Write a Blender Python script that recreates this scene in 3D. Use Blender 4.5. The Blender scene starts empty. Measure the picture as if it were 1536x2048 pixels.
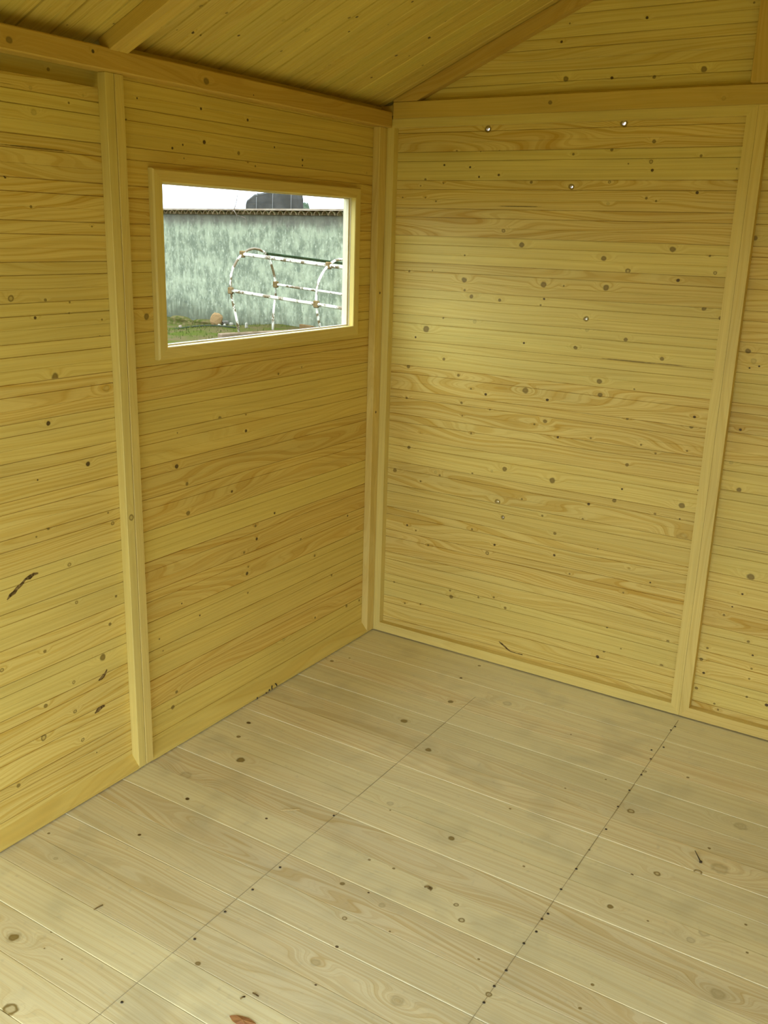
import bpy, bmesh, math, random
from mathutils import Vector, Matrix

# ------------------------------------------------------------------ camera, sky, daylight, exposure
scene = bpy.context.scene
COL = scene.collection
cam_data = bpy.data.cameras.new('camera')
cam_data.sensor_fit = 'VERTICAL'
cam_data.sensor_height = 36.0
cam_data.lens = 1890.78 / 2048 * 36.0
cam_data.clip_start = 0.02
cam_data.clip_end = 300
cam = bpy.data.objects.new('camera', cam_data)
COL.objects.link(cam)
right = Vector((0.8454608, 0.53320816, 0.02975046))
down = Vector((0.17540806, -0.22464801, -0.95852245))
fwd = Vector((-0.50440861, 0.81561163, -0.2834601))
M = Matrix((right, -down, -fwd)).transposed().to_4x4()
M.translation = Vector((1.89520433, -3.00853305, 1.55118953))
cam.matrix_world = M
scene.camera = cam

world = bpy.data.worlds.new('overcast_sky')
scene.world = world
world.use_nodes = True
wnt = world.node_tree
# CIE overcast sky: luminance (1 + 2 sin(elevation)) / 3 of the zenith value, cool white
wtc = wnt.nodes.new('ShaderNodeTexCoord')
wsp = wnt.nodes.new('ShaderNodeSeparateXYZ')
wmx = wnt.nodes.new('ShaderNodeMath')
wmx.operation = 'MAXIMUM'
wmx.inputs[1].default_value = 0.0
wma = wnt.nodes.new('ShaderNodeMath')
wma.operation = 'MULTIPLY_ADD'
SKY_Z = 9.9
wma.inputs[1].default_value = SKY_Z * 2 / 3
wma.inputs[2].default_value = SKY_Z / 3
wnt.links.new(wtc.outputs['Generated'], wsp.inputs[0])
wnt.links.new(wsp.outputs[2], wmx.inputs[0])
wnt.links.new(wmx.outputs[0], wma.inputs[0])
wnt.nodes['Background'].inputs['Color'].default_value = (0.85, 1.0, 1.32, 1)
wnt.links.new(wma.outputs[0], wnt.nodes['Background'].inputs['Strength'])

scene.view_settings.view_transform = 'Standard'
scene.view_settings.look = 'None'
scene.view_settings.exposure = 0.0
scene.view_settings.gamma = 1.0
scene.view_settings.use_curve_mapping = False

# shed dimensions (metres): corner of the two walls seen = origin, floor = z 0
W = 2.48          # width along x (two panels)
D = 3.74          # length along -y (three panels)
T = 0.028         # stud depth in front of the boards
BT = 0.016        # board thickness
PER = 0.0933      # board pitch
RS, RZ = 0.435, 1.983     # roof underside z = RZ + RS*x
DOOR = (0.20, 2.28, 1.72)  # open doorway in the front gable (x0, x1, height)
SIDE = (-3.66, -2.56, 1.66)  # unseen opening added in the right wall to brighten the left wall (y0, y1, height)
WIN = (-1.090, -0.176, 1.229, 1.661)   # clear opening in wall_left (y0,y1,z0,z1)


def portal(name, loc, rot, sx, sy):
    d = bpy.data.lights.new(name, 'AREA')
    d.shape = 'RECTANGLE'
    d.size, d.size_y = sx, sy
    d.cycles.is_portal = True
    o = bpy.data.objects.new(name, d)
    o.location = loc
    o.rotation_euler = rot
    COL.objects.link(o)


# daylight portals: they emit nothing, they only guide sky sampling through the two openings
portal('window_portal', (-0.10, (WIN[0] + WIN[1]) / 2, (WIN[2] + WIN[3]) / 2), (0, math.radians(-90), 0), WIN[3] - WIN[2], WIN[1] - WIN[0])
portal('door_portal', ((DOOR[0] + DOOR[1]) / 2, -D - 0.06, DOOR[2] / 2), (math.radians(90), 0, 0), DOOR[1] - DOOR[0], DOOR[2])

portal('side_portal', (W + 0.10, (SIDE[0] + SIDE[1]) / 2, SIDE[2] / 2), (0, math.radians(90), 0), SIDE[2], SIDE[1] - SIDE[0])

random.seed(7)

# ------------------------------------------------------------------ helpers


def put(name, me, mat=None, parent=None, mw=None):
    if isinstance(me, bmesh.types.BMesh):
        m = bpy.data.meshes.new(name)
        me.normal_update()
        me.to_mesh(m)
        me.free()
        me = m
    if mat is not None and not me.materials:
        me.materials.append(mat)
    o = bpy.data.objects.new(name, me)
    COL.objects.link(o)
    if parent is not None:
        o.parent = parent
    if mw is not None:
        o.matrix_basis = mw
    return o


def empty(name, loc=(0, 0, 0)):
    o = bpy.data.objects.new(name, None)
    o.empty_display_size = 0.1
    o.location = loc
    COL.objects.link(o)
    return o


def tag(o, label, cat, group=None, kind=None):
    o['label'] = label
    o['category'] = cat
    if group:
        o['group'] = group
    if kind:
        o['kind'] = kind
    return o


def frame(origin, ex, ey):
    """matrix whose local x / y axes are ex / ey"""
    ex = Vector(ex).normalized()
    ey = Vector(ey).normalized()
    ez = ex.cross(ey)
    m = Matrix((ex, ey, ez)).transposed().to_4x4()
    m.translation = Vector(origin)
    return m


def box_bm(x0, x1, y0, y1, z0, z1, bm=None, bev=0.0):
    own = bm is None
    bm = bm or bmesh.new()
    v = [bm.verts.new((x, y, z)) for x in (x0, x1) for y in (y0, y1) for z in (z0, z1)]
    fs = []
    for f in ((0, 1, 3, 2), (4, 6, 7, 5), (0, 4, 5, 1), (2, 3, 7, 6), (0, 2, 6, 4), (1, 5, 7, 3)):
        fs.append(bm.faces.new([v[i] for i in f]))
    if bev:
        es = list({e for f in fs for e in f.edges})
        bmesh.ops.bevel(bm, geom=es, offset=bev, segments=1, affect='EDGES')
    return bm


def extrude_bm(prof, x0, x1, bm=None, sh0=None, sh1=None):
    """prof: (y,z) polygon extruded along x; sh0/sh1: x offset at each end as a function of (y,z) for mitres"""
    bm = bm or bmesh.new()
    a = [bm.verts.new((x0 + (sh0(y, z) if sh0 else 0), y, z)) for y, z in prof]
    b = [bm.verts.new((x1 + (sh1(y, z) if sh1 else 0), y, z)) for y, z in prof]
    n = len(prof)
    for i in range(n):
        j = (i + 1) % n
        bm.faces.new((a[i], a[j], b[j], b[i]))
    bm.faces.new(a[::-1])
    bm.faces.new(b)
    bmesh.ops.recalc_face_normals(bm, faces=bm.faces)
    return bm


def tube_bm(path, r, n=8, bm=None, closed=False):
    bm = bm or bmesh.new()
    path = [Vector(p) for p in path]
    rings = []
    up = Vector((0, 0, 1))
    for i, p in enumerate(path):
        t = (path[min(i + 1, len(path) - 1)] - path[max(i - 1, 0)]).normalized()
        s = t.cross(up)
        if s.length < 1e-3:
            s = t.cross(Vector((1, 0, 0)))
        s.normalize()
        u = s.cross(t)
        rr = r(i / (len(path) - 1)) if callable(r) else r
        rings.append([bm.verts.new(p + (s * math.cos(2 * math.pi * k / n) + u * math.sin(2 * math.pi * k / n)) * rr) for k in range(n)])
    for a, b in zip(rings, rings[1:]):
        for k in range(n):
            bm.faces.new((a[k], a[(k + 1) % n], b[(k + 1) % n], b[k]))
    bm.faces.new(rings[0][::-1])
    bm.faces.new(rings[-1])
    for f in bm.faces:
        f.smooth = len(f.verts) == 4
    return bm


# ------------------------------------------------------------------ materials
def nd(nt, typ, **kw):
    n = nt.nodes.new(typ)
    for k, v in kw.items():
        setattr(n, k, v)
    return n


def math_(nt, op, a, b=None, c=None, clamp=False):
    n = nd(nt, 'ShaderNodeMath', operation=op, use_clamp=clamp)
    for i, v in enumerate((a, b, c)):
        if v is None:
            continue
        if isinstance(v, (int, float)):
            n.inputs[i].default_value = v
        else:
            nt.links.new(v, n.inputs[i])
    return n.outputs[0]


def smooth(nt, v, a, b, lo=0.0, hi=1.0):
    n = nd(nt, 'ShaderNodeMapRange', interpolation_type='SMOOTHSTEP')
    nt.links.new(v, n.inputs['Value'])
    n.inputs['From Min'].default_value = a
    n.inputs['From Max'].default_value = b
    n.inputs['To Min'].default_value = lo
    n.inputs['To Max'].default_value = hi
    return n.outputs[0]


def mixc(nt, fac, a, b, blend='MIX'):
    n = nd(nt, 'ShaderNodeMix', data_type='RGBA', blend_type=blend)
    ins = [i for i in n.inputs if i.type == 'RGBA']
    f = n.inputs[0]
    for s, v in ((f, fac), (ins[0], a), (ins[1], b)):
        if isinstance(v, (int, float)):
            s.default_value = v
        elif isinstance(v, tuple):
            s.default_value = (*v, 1) if len(v) == 3 else v
        else:
            nt.links.new(v, s)
    return [o for o in n.outputs if o.type == 'RGBA'][0]


def noise(nt, vec, scale, detail=2.0, rough=0.5, dim='3D', w=None):
    n = nd(nt, 'ShaderNodeTexNoise', noise_dimensions=dim)
    if vec is not None:
        nt.links.new(vec, n.inputs['Vector'])
    if w is not None:
        nt.links.new(w, n.inputs['W'])
    n.inputs['Scale'].default_value = scale
    n.inputs['Detail'].default_value = detail
    n.inputs['Roughness'].default_value = rough
    return n.outputs[0]


def comb(nt, x, y, z=0.0):
    n = nd(nt, 'ShaderNodeCombineXYZ')
    for i, v in enumerate((x, y, z)):
        if isinstance(v, (int, float)):
            n.inputs[i].default_value = v
        else:
            nt.links.new(v, n.inputs[i])
    return n.outputs[0]


def vmath(nt, op, a, b=None):
    n = nd(nt, 'ShaderNodeVectorMath', operation=op)
    for i, v in enumerate((a, b)):
        if v is None:
            continue
        if isinstance(v, tuple):
            n.inputs[i].default_value = v
        else:
            nt.links.new(v, n.inputs[i])
    return n.outputs['Value'] if op == 'LENGTH' else n.outputs['Vector']


def knot_group():
    """one knot of a board: K = (position along, position across, grain bump), Q = (1/radius along, 1/radius across, strength; negative = ringed)"""
    g = bpy.data.node_groups.new('knot', 'ShaderNodeTree')
    for nm in ('P', 'K', 'Q'):
        g.interface.new_socket(nm, in_out='INPUT', socket_type='NodeSocketVector')
    g.interface.new_socket('Wob', in_out='INPUT', socket_type='NodeSocketFloat')
    g.interface.new_socket('Dark', in_out='OUTPUT', socket_type='NodeSocketFloat')
    g.interface.new_socket('Bump', in_out='OUTPUT', socket_type='NodeSocketFloat')
    gi = nd(g, 'NodeGroupInput')
    go = nd(g, 'NodeGroupOutput')
    sk = nd(g, 'ShaderNodeSeparateXYZ')
    g.links.new(gi.outputs['K'], sk.inputs[0])
    sq = nd(g, 'ShaderNodeSeparateXYZ')
    g.links.new(gi.outputs['Q'], sq.inputs[0])
    dv = vmath(g, 'MULTIPLY', vmath(g, 'SUBTRACT', gi.outputs['P'], gi.outputs['K']), gi.outputs['Q'])
    d = math_(g, 'ADD', vmath(g, 'LENGTH', vmath(g, 'MULTIPLY', dv, (1, 1, 0))), gi.outputs['Wob'])
    m = smooth(g, d, 0.55, 1.2, 1.0, 0.0)
    core = smooth(g, d, 0.35, 0.85, -0.6, 0.4)
    ringk = math_(g, 'LESS_THAN', sq.outputs[2], 0.0)
    rim = math_(g, 'MULTIPLY_ADD', core, math_(g, 'MULTIPLY_ADD', ringk, 0.5, 0.16), math_(g, 'ABSOLUTE', sq.outputs[2]))
    g.links.new(math_(g, 'MULTIPLY', m, rim), go.inputs['Dark'])
    e = vmath(g, 'LENGTH', vmath(g, 'MULTIPLY', dv, (0.18, 0.38, 0)))
    g.links.new(math_(g, 'MULTIPLY', smooth(g, e, 0.0, 1.0, 1.0, 0.0), sk.outputs[2]), go.inputs['Bump'])
    return g


KNOT = knot_group()
WOODS = {}


def wood(nk=0, style='wall'):
    """spruce board; local x runs along the grain, y across it. nk = number of knot slots read from the object"""
    key = (nk, style)
    if key in WOODS:
        return WOODS[key]
    light, mid, tint, dirt, contrast = {
        'wall': ((0.74, 0.575, 0.145), (0.58, 0.37, 0.046), 0.05, 0.0, 0.7),
        'far': ((0.71, 0.53, 0.115), (0.555, 0.33, 0.036), 0.04, 0.0, 0.6),
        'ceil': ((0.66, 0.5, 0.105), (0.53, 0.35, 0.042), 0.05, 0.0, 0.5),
        'beam': ((0.62, 0.42, 0.08), (0.5, 0.3, 0.035), 0.04, 0.0, 0.45),
        'stud': ((0.73, 0.565, 0.15), (0.6, 0.41, 0.07), 0.04, 0.0, 0.4),
        'floor': ((0.8, 0.71, 0.365), (0.64, 0.475, 0.155), 0.07, 0.35, 0.6),
    }[style]
    m = bpy.data.materials.new('spruce_%s_%d' % (style, nk))
    m.use_nodes = True
    nt = m.node_tree
    bs = nt.nodes['Principled BSDF']
    tc = nd(nt, 'ShaderNodeTexCoord')
    sp = nd(nt, 'ShaderNodeSeparateXYZ')
    nt.links.new(tc.outputs['Object'], sp.inputs[0])
    U, V, Wz = sp.outputs
    oi = nd(nt, 'ShaderNodeObjectInfo')
    rnd = oi.outputs['Random']
    seed = math_(nt, 'MULTIPLY', rnd, 61.0)
    seed2 = math_(nt, 'FRACT', math_(nt, 'MULTIPLY', rnd, 917.3))
    vv = math_(nt, 'ADD', V, math_(nt, 'MULTIPLY', Wz, 0.8))
    wob = noise(nt, comb(nt, math_(nt, 'ADD', U, seed), V), 90.0, 0.0, 0.5, '2D') if nk else None
    if nk:
        wob = math_(nt, 'MULTIPLY_ADD', wob, 0.3, -0.15)
    dark = None
    field = math_(nt, 'MULTIPLY', vv, 60.0)
    for i in range(nk):
        at = nd(nt, 'ShaderNodeAttribute', attribute_type='OBJECT', attribute_name='k%d' % i)
        aq = nd(nt, 'ShaderNodeAttribute', attribute_type='OBJECT', attribute_name='q%d' % i)
        g = nd(nt, 'ShaderNodeGroup')
        g.node_tree = KNOT
        nt.links.new(tc.outputs['Object'], g.inputs['P'])
        nt.links.new(aq.outputs['Vector'], g.inputs['Q'])
        nt.links.new(wob, g.inputs['Wob'])
        nt.links.new(at.outputs['Vector'], g.inputs['K'])
        dark = g.outputs['Dark'] if dark is None else math_(nt, 'MAXIMUM', dark, g.outputs['Dark'])
        field = math_(nt, 'MULTIPLY_ADD', g.outputs['Bump'], 170.0, field)
    # growth-ring field: long wavy contours
    warp = noise(nt, comb(nt, math_(nt, 'MULTIPLY_ADD', U, 1.3, seed), math_(nt, 'MULTIPLY', vv, 9.0)), 1.0, 1.0, 0.45, '2D')
    amp = math_(nt, 'MULTIPLY_ADD', seed2, 9.0, 2.0)
    field = math_(nt, 'ADD', math_(nt, 'MULTIPLY_ADD', warp, amp, field), seed)
    rings = noise(nt, None, 1.6, 0.0, 0.6, '1D', field)
    rings = smooth(nt, rings, 0.36, 0.72)
    fine = smooth(nt, noise(nt, None, 6.5, 0.0, 0.5, '1D', field), 0.50, 0.74)
    figure = smooth(nt, seed2, 0.25, 1.0, 0.25, 1.0)       # some boards are strongly figured, most are plain
    rings = math_(nt, 'MULTIPLY', math_(nt, 'MULTIPLY_ADD', fine, 0.55, rings), math_(nt, 'MULTIPLY_ADD', figure, 0.7, 0.3))
    fib = noise(nt, comb(nt, math_(nt, 'MULTIPLY_ADD', U, 6.0, seed), math_(nt, 'MULTIPLY', vv, 420.0)), 1.0, 0.0, 0.6, '2D')
    blot = noise(nt, comb(nt, math_(nt, 'MULTIPLY_ADD', U, 2.2, seed), math_(nt, 'MULTIPLY', vv, 14.0)), 1.0, 1.0, 0.55, '2D')
    c = mixc(nt, math_(nt, 'MULTIPLY', rings, contrast, clamp=True), light, mid)
    hs = nd(nt, 'ShaderNodeHueSaturation')
    nt.links.new(c, hs.inputs['Color'])
    nt.links.new(math_(nt, 'MULTIPLY_ADD', seed2, -0.009, 0.5045), hs.inputs['Hue'])
    val = math_(nt, 'MULTIPLY_ADD', rnd, 2 * tint, 1.0 - tint)
    val = math_(nt, 'ADD', val, math_(nt, 'MULTIPLY_ADD', fib, 0.12, -0.06))
    val = math_(nt, 'ADD', val, math_(nt, 'MULTIPLY_ADD', blot, 0.22, -0.11))
    nt.links.new(val, hs.inputs['Value'])
    c = hs.outputs['Color']
    if dirt:
        gp = nd(nt, 'ShaderNodeNewGeometry')
        dn = noise(nt, gp.outputs['Position'], 5.0, 2.0, 0.65, '2D')
        c = mixc(nt, smooth(nt, dn, 0.50, 0.78, 0.0, dirt), c, (0.48, 0.435, 0.225))
        dn2 = noise(nt, gp.outputs['Position'], 31.0, 2.0, 0.75, '2D')
        c = mixc(nt, smooth(nt, dn2, 0.60, 0.90, 0.0, 0.22), c, (0.38, 0.35, 0.20))
    if dark is not None:
        c = mixc(nt, smooth(nt, dark, 0.0, 0.9), c, (0.235, 0.155, 0.024))
        c = mixc(nt, smooth(nt, dark, 0.75, 1.05), c, (0.075, 0.042, 0.012))
    nt.links.new(c, bs.inputs['Base Color'])
    bs.inputs['Roughness'].default_value = 0.52 if style != 'floor' else 0.46
    bs.inputs['Specular IOR Level'].default_value = 0.35
    WOODS[key] = m
    return m


def plain(name, col, rough=0.6, metal=0.0, var=0.0, scale=8.0, col2=None, spec=None):
    m = bpy.data.materials.new(name)
    m.use_nodes = True
    nt = m.node_tree
    bs = nt.nodes['Principled BSDF']
    bs.inputs['Roughness'].default_value = rough
    bs.inputs['Metallic'].default_value = metal
    bs.inputs['Specular IOR Level'].default_value = (0.0 if rough >= 0.8 else 0.4) if spec is None else spec
    if col2 is None:
        col2 = tuple(c * (1 - var) for c in col)
    tc = nd(nt, 'ShaderNodeTexCoord')
    n = noise(nt, tc.outputs['Object'], scale, 4.0, 0.6)
    c = mixc(nt, smooth(nt, n, 0.35, 0.65), col, col2)
    nt.links.new(c, bs.inputs['Base Color'])
    return m


def slots(n):
    return n


def set_knots(o, ks, style):
    """ks: list of (u, v, kind+radius) in the board's local frame"""
    s = slots(len(ks))
    for i in range(s):
        u, v, r = ks[i]
        kd = math.floor(r)
        rad = (r - kd) * (1.15 if kd < 4 else 1.0)
        o['k%d' % i] = [float(u), float(v), 0.0 if kd == 4 else rad]
        o['q%d' % i] = [0.92 / rad, (46.0 if kd == 4 else 1.0) / rad, (0.36, 0.78, 1.04, -0.74, 0.90)[kd]]
    if not o.data.materials:
        o.data.materials.append(None)
    o.material_slots[0].link = 'OBJECT'
    o.material_slots[0].material = wood(s, style)
KN_L = [(-1.475,1.841,0.0046),(-1.471,1.790,0.0070),(-1.325,1.844,0.0032),(-1.369,1.822,1.0024),(-1.031,1.750,2.0036),(-0.991,1.762,2.0027),(-0.906,1.776,2.0052),(-0.988,1.728,1.0023),(-1.151,1.859,2.0026),(-0.916,1.861,2.0037),(-0.720,1.853,2.0039),(-0.762,1.759,1.0054),(-0.687,1.729,1.0030),(-0.721,1.737,1.0025),(-1.191,1.804,1.0026),(-1.561,1.645,2.0030),(-0.596,1.789,2.0026),(-0.455,1.763,2.0038),(-0.455,1.747,2.0027),(-0.083,1.748,0.0041),(-1.571,1.379,3.0071),(-1.475,1.371,1.0037),(-1.508,1.331,2.0036),(-1.403,1.363,1.0025),(-1.304,1.315,1.0030),(-1.406,1.337,1.0021),(-1.320,1.544,1.0025),(-1.462,1.185,1.0092),(-1.302,1.137,0.0098),(-1.492,1.073,2.0055),(-1.497,1.584,1.0031),(-1.149,1.314,1.0082),(-1.121,1.575,1.0027),(-0.865,0.994,1.0072),(-0.744,0.936,2.0048),(-0.743,0.988,1.0027),(-1.047,0.978,1.0024),(-1.314,1.274,1.0022),(-1.377,0.948,2.0062),(-1.536,0.937,2.0021),(-1.515,0.806,1.0043),(-1.305,0.768,3.0051),(-1.319,0.801,1.0028),(-1.553,0.793,1.0025),(-1.458,0.692,3.0049),(-1.443,0.581,3.0045),(-1.307,0.555,1.0038),(-1.334,0.480,1.0047),(-1.554,0.480,1.0044),(-1.366,0.391,1.0094),(-1.684,0.478,3.0051),(-1.470,0.357,3.0046),(-1.055,0.880,2.0064),(-1.014,0.819,1.0055),(-0.815,0.753,2.0043),(-1.013,0.728,1.0071),(-0.701,0.611,1.0050),(-0.696,0.564,2.0051),(-0.760,0.534,1.0044),(-0.740,0.479,1.0034),(-0.747,0.457,2.0056),(-0.744,0.388,1.0034),(-1.052,0.450,2.0026),(-0.975,0.385,2.0026),(-1.087,0.167,1.0052),(-1.150,0.368,1.0030),(-1.137,0.325,1.0025),(-1.565,0.327,1.0058),(-1.472,0.270,3.0051),(-1.579,0.239,3.0081),(-1.453,0.174,3.0052),(-1.667,0.141,1.0057),(-1.105,0.123,1.0068),(-1.436,0.016,1.0029),(-1.408,0.112,1.0024),(-0.601,0.631,2.0040),(-0.160,0.517,2.0039),(-0.454,0.500,1.0042),(-0.027,0.379,1.0047),(-0.369,0.415,1.0049),(-0.260,0.306,1.0045),(-0.066,0.142,1.0047),(-0.156,0.148,1.0060),(-0.363,0.169,1.0044),(-0.551,0.148,0.0072),(-0.338,-0.007,1.0045)]
KN_R = [(0.493,1.916,2.0045),(0.264,1.825,1.0028),(0.354,1.822,1.0023),(0.424,1.823,1.0023),(0.685,1.808,1.0039),(0.218,1.780,2.0033),(0.318,1.772,2.0037),(0.354,1.741,2.0032),(0.427,1.747,2.0037),(0.145,1.733,1.0038),(0.218,1.721,1.0028),(0.127,1.712,1.0024),(0.547,1.724,1.0045),(0.055,1.673,1.0029),(0.148,1.673,1.0029),(0.191,1.661,1.0029),(0.528,1.525,1.0083),(0.315,1.483,1.0033),(0.093,1.419,1.0040),(0.189,1.426,1.0024),(0.318,1.400,1.0086),(0.617,1.400,1.0092),(0.689,1.399,1.0032),(0.322,1.365,1.0038),(0.350,1.345,1.0067),(0.459,1.339,1.0052),(0.623,1.353,2.0037),(0.612,1.332,1.0032),(0.242,1.263,1.0034),(0.173,1.219,1.0109),(0.130,1.186,2.0035),(0.561,1.201,2.0033),(0.747,1.202,1.0055),(0.368,1.260,0.0067),(0.942,1.841,1.0054),(0.811,1.819,1.0046),(0.685,1.808,1.0039),(1.088,1.798,1.0040),(0.939,1.783,3.0054),(0.945,1.758,2.0042),(0.813,1.724,3.0043),(0.868,1.778,1.0025),(1.195,1.761,1.0024),(1.089,1.694,2.0045),(0.936,1.677,1.0038),(0.967,1.669,1.0033),(0.815,1.659,0.0051),(1.035,1.528,1.0084),(1.149,1.512,1.0033),(0.817,1.492,1.0078),(0.901,1.457,3.0069),(1.171,1.463,3.0049),(1.062,1.436,2.0050),(0.834,1.401,1.0088),(1.151,1.356,1.0067),(1.204,1.331,1.0058),(0.916,1.242,1.0061),(0.749,1.201,1.0054),(0.783,1.263,0.0063),(1.040,1.192,1.0060),(1.273,1.568,1.0064),(1.297,1.239,1.0074),(0.252,1.117,1.0050),(0.104,1.076,1.0066),(0.315,1.065,1.0049),(0.368,1.022,1.0034),(0.428,1.009,2.0044),(0.579,1.039,1.0095),(0.663,1.016,2.0047),(0.101,0.958,1.0046),(0.333,0.967,1.0045),(0.448,0.956,1.0029),(0.339,0.920,1.0030),(0.661,0.941,1.0066),(0.622,0.926,1.0033),(0.712,0.892,2.0038),(0.379,0.860,1.0040),(0.167,0.834,0.0031),(0.119,0.771,1.0062),(0.061,0.672,1.0074),(0.521,0.749,1.0084),(0.240,0.693,0.0062),(0.258,0.683,1.0041),(0.393,0.713,1.0035),(0.471,0.734,0.0050),(0.705,0.737,1.0096),(0.177,0.647,1.0036),(0.596,0.650,1.0039),(0.679,0.603,1.0039),(0.171,0.528,1.0032),(0.405,0.499,1.0046),(0.731,0.547,1.0053),(0.125,0.462,2.0037),(0.165,0.448,1.0032),(0.222,0.400,1.0042),(0.501,0.458,2.0040),(0.474,0.420,3.0066),(0.736,0.467,2.0044),(0.799,0.410,1.0034),(0.075,0.215,1.0033),(0.333,0.213,1.0074),(0.327,0.237,1.0042),(0.449,0.238,1.0041),(0.512,0.253,1.0041),(0.128,0.137,1.0038),(0.199,0.150,1.0038),(0.561,0.222,1.0051),(0.841,1.099,1.0081),(0.848,1.054,1.0072),(0.961,1.086,1.0026),(0.948,0.987,1.0045),(1.157,0.987,1.0056),(1.163,1.020,2.0043),(0.830,0.905,1.0032),(1.003,0.907,1.0036),(1.053,0.885,1.0035),(1.153,0.908,1.0030),(0.963,0.833,1.0054),(0.955,0.748,2.0032),(0.932,0.704,1.0064),(1.158,0.726,1.0088),(0.844,0.675,2.0042),(1.074,0.683,1.0040),(1.156,0.680,2.0027),(1.171,0.617,0.0178),(1.203,0.785,1.0031),(0.828,0.619,1.0038),(0.892,0.523,1.0023),(1.008,0.476,0.0042),(0.798,0.410,1.0029),(1.085,0.442,2.0028),(0.997,0.385,1.0033),(1.317,1.211,0.0082),(1.335,1.197,2.0029),(1.308,1.189,2.0025),(1.306,0.998,2.0042),(1.327,0.808,1.0068),(1.399,0.533,1.0108),(1.382,0.470,2.0035),(1.293,0.891,0.0060),(0.953,0.244,1.0033),(1.167,0.248,1.0046),(0.951,0.152,1.0043),(0.930,0.125,2.0058),(1.156,0.154,1.0056),(1.010,0.178,1.0028),(1.298,0.258,1.0036),(1.283,0.213,1.0054),(1.441,0.271,2.0031),(1.443,0.224,1.0035),(1.297,0.167,2.0041),(1.441,0.187,1.0031),(1.280,0.106,1.0050),(1.442,0.122,1.0036),(1.506,0.112,2.0053),(1.345,0.067,1.0036),(1.359,0.049,1.0036),(1.421,0.314,1.0044),(1.357,0.420,2.0026),(1.335,0.386,1.0040),(0.882,2.186,2.0041),(0.616,2.139,2.0038),(0.640,2.031,1.0077),(0.790,2.026,2.0043),(0.922,2.022,1.0047),(1.067,2.035,1.0081),(1.185,2.200,1.0029),(0.639,2.189,1.0027)]
KN_F = [(0.131,-1.222,0.0190),(0.208,-1.065,1.0124),(0.111,-0.961,1.0065),(0.219,-1.307,2.0057),(0.231,-1.500,2.0045),(0.030,-1.630,1.0036),(0.130,-1.690,0.0060),(0.080,-0.875,2.0067),(0.033,-0.337,1.0070),(0.072,-0.276,1.0039),(0.497,-0.177,2.0049),(0.553,-0.361,1.0094),(0.490,-0.569,1.0112),(0.720,-0.257,0.0147),(0.505,-0.045,1.0057),(0.647,-0.681,1.0096),(0.278,-1.928,0.0168),(0.278,-1.928,1.0115),(0.447,-2.064,3.0146),(0.334,-1.869,1.0027),(0.363,-1.912,1.0019),(0.676,-1.755,1.0059),(0.421,-1.912,1.0022),(0.461,-1.253,2.0037),(0.720,-1.026,1.0028),(0.702,-0.997,0.0096),(0.923,-1.042,1.0082),(0.791,-1.242,1.0035),(0.861,-1.236,1.0034),(0.786,-1.357,1.0059),(0.858,-1.348,2.0029),(0.975,-1.249,1.0059),(0.910,-1.368,0.0081),(1.057,-1.266,3.0057),(1.093,-1.306,3.0072),(0.861,-1.456,3.0056),(0.899,-1.542,2.0034),(0.887,-1.608,0.0112),(0.926,-1.660,2.0025),(1.094,-1.599,0.0143),(1.094,-1.599,0.0079),(1.247,-1.475,3.0065),(1.183,-1.395,1.0027),(0.972,-1.433,1.0027),(1.283,-0.638,3.0099),(1.561,-0.532,0.0170),(1.558,-0.758,0.0212),(1.514,-0.805,3.0099),(1.428,-0.870,3.0080),(1.370,-1.060,1.0072),(1.585,-1.024,0.0114),(1.565,-1.065,0.0097),(1.658,-1.196,0.0150),(1.658,-1.196,0.0090),(1.423,-1.324,1.0038),(1.424,-1.401,1.0037),(1.661,-0.936,1.0033),(1.462,-1.058,1.0025),(1.375,-0.910,2.0036),(1.133,-1.039,1.0031),(1.513,-0.684,1.0037),(1.684,-1.032,1.0028),(0.995,-0.825,1.0035),(1.248,-0.875,1.0028),(1.251,-0.410,3.0058),(1.168,-0.521,1.0028),(1.371,-0.368,1.0041),(1.559,-0.529,0.0075),(1.514,-0.687,1.0022),(0.982,-0.330,1.0027),(1.085,-0.636,1.0028),(1.248,-0.876,2.0022)]
KN_C = [(0.296,-0.643,2.0042),(0.285,-0.664,1.0041),(0.240,-0.598,2.0033),(0.207,-0.851,0.0053),(0.199,-0.737,0.0083),(0.309,-0.500,2.0034),(0.407,-0.537,2.0033),(0.391,-0.312,2.0050),(0.315,-0.276,2.0041),(0.211,-0.296,2.0047),(0.226,-0.244,1.0032),(0.205,-0.124,1.0038),(0.095,-0.255,2.0038),(0.100,-0.725,1.0038),(0.098,-0.490,0.0051),(0.171,-1.124,1.0049),(0.079,-1.056,2.0038),(0.070,-1.158,1.0025),(0.075,-1.108,1.0025),(0.077,-1.026,1.0030),(0.113,-0.920,2.0040),(0.174,-1.036,1.0038),(0.001,-1.385,1.0023),(0.042,-1.283,1.0028)]

# ------------------------------------------------------------------ board stock
def board_prof(per, deep=1.0, faint=True):
    a, b = per - 0.030, per - 0.062
    e = 0.0013 * max(1, deep)
    p = [(0.0007, -0.0030), (e, 0.0)]
    if faint:
        p += [(b - 0.0010, 0.0), (b, -0.0009 * deep), (b + 0.0010, 0.0)]
    p += [(a - 0.0013 * max(1, deep), 0.0), (a - 0.0004 * deep, -0.0032 * deep), (a + 0.0004 * deep, -0.0032 * deep), (a + 0.0013 * max(1, deep), 0.0)]
    p += [(per - e, 0.0), (per - 0.0007, -0.0030), (per + 0.0045, -0.0032), (per + 0.0045, -BT), (0.0060, -BT), (0.0060, -0.0030)]
    return p


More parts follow.
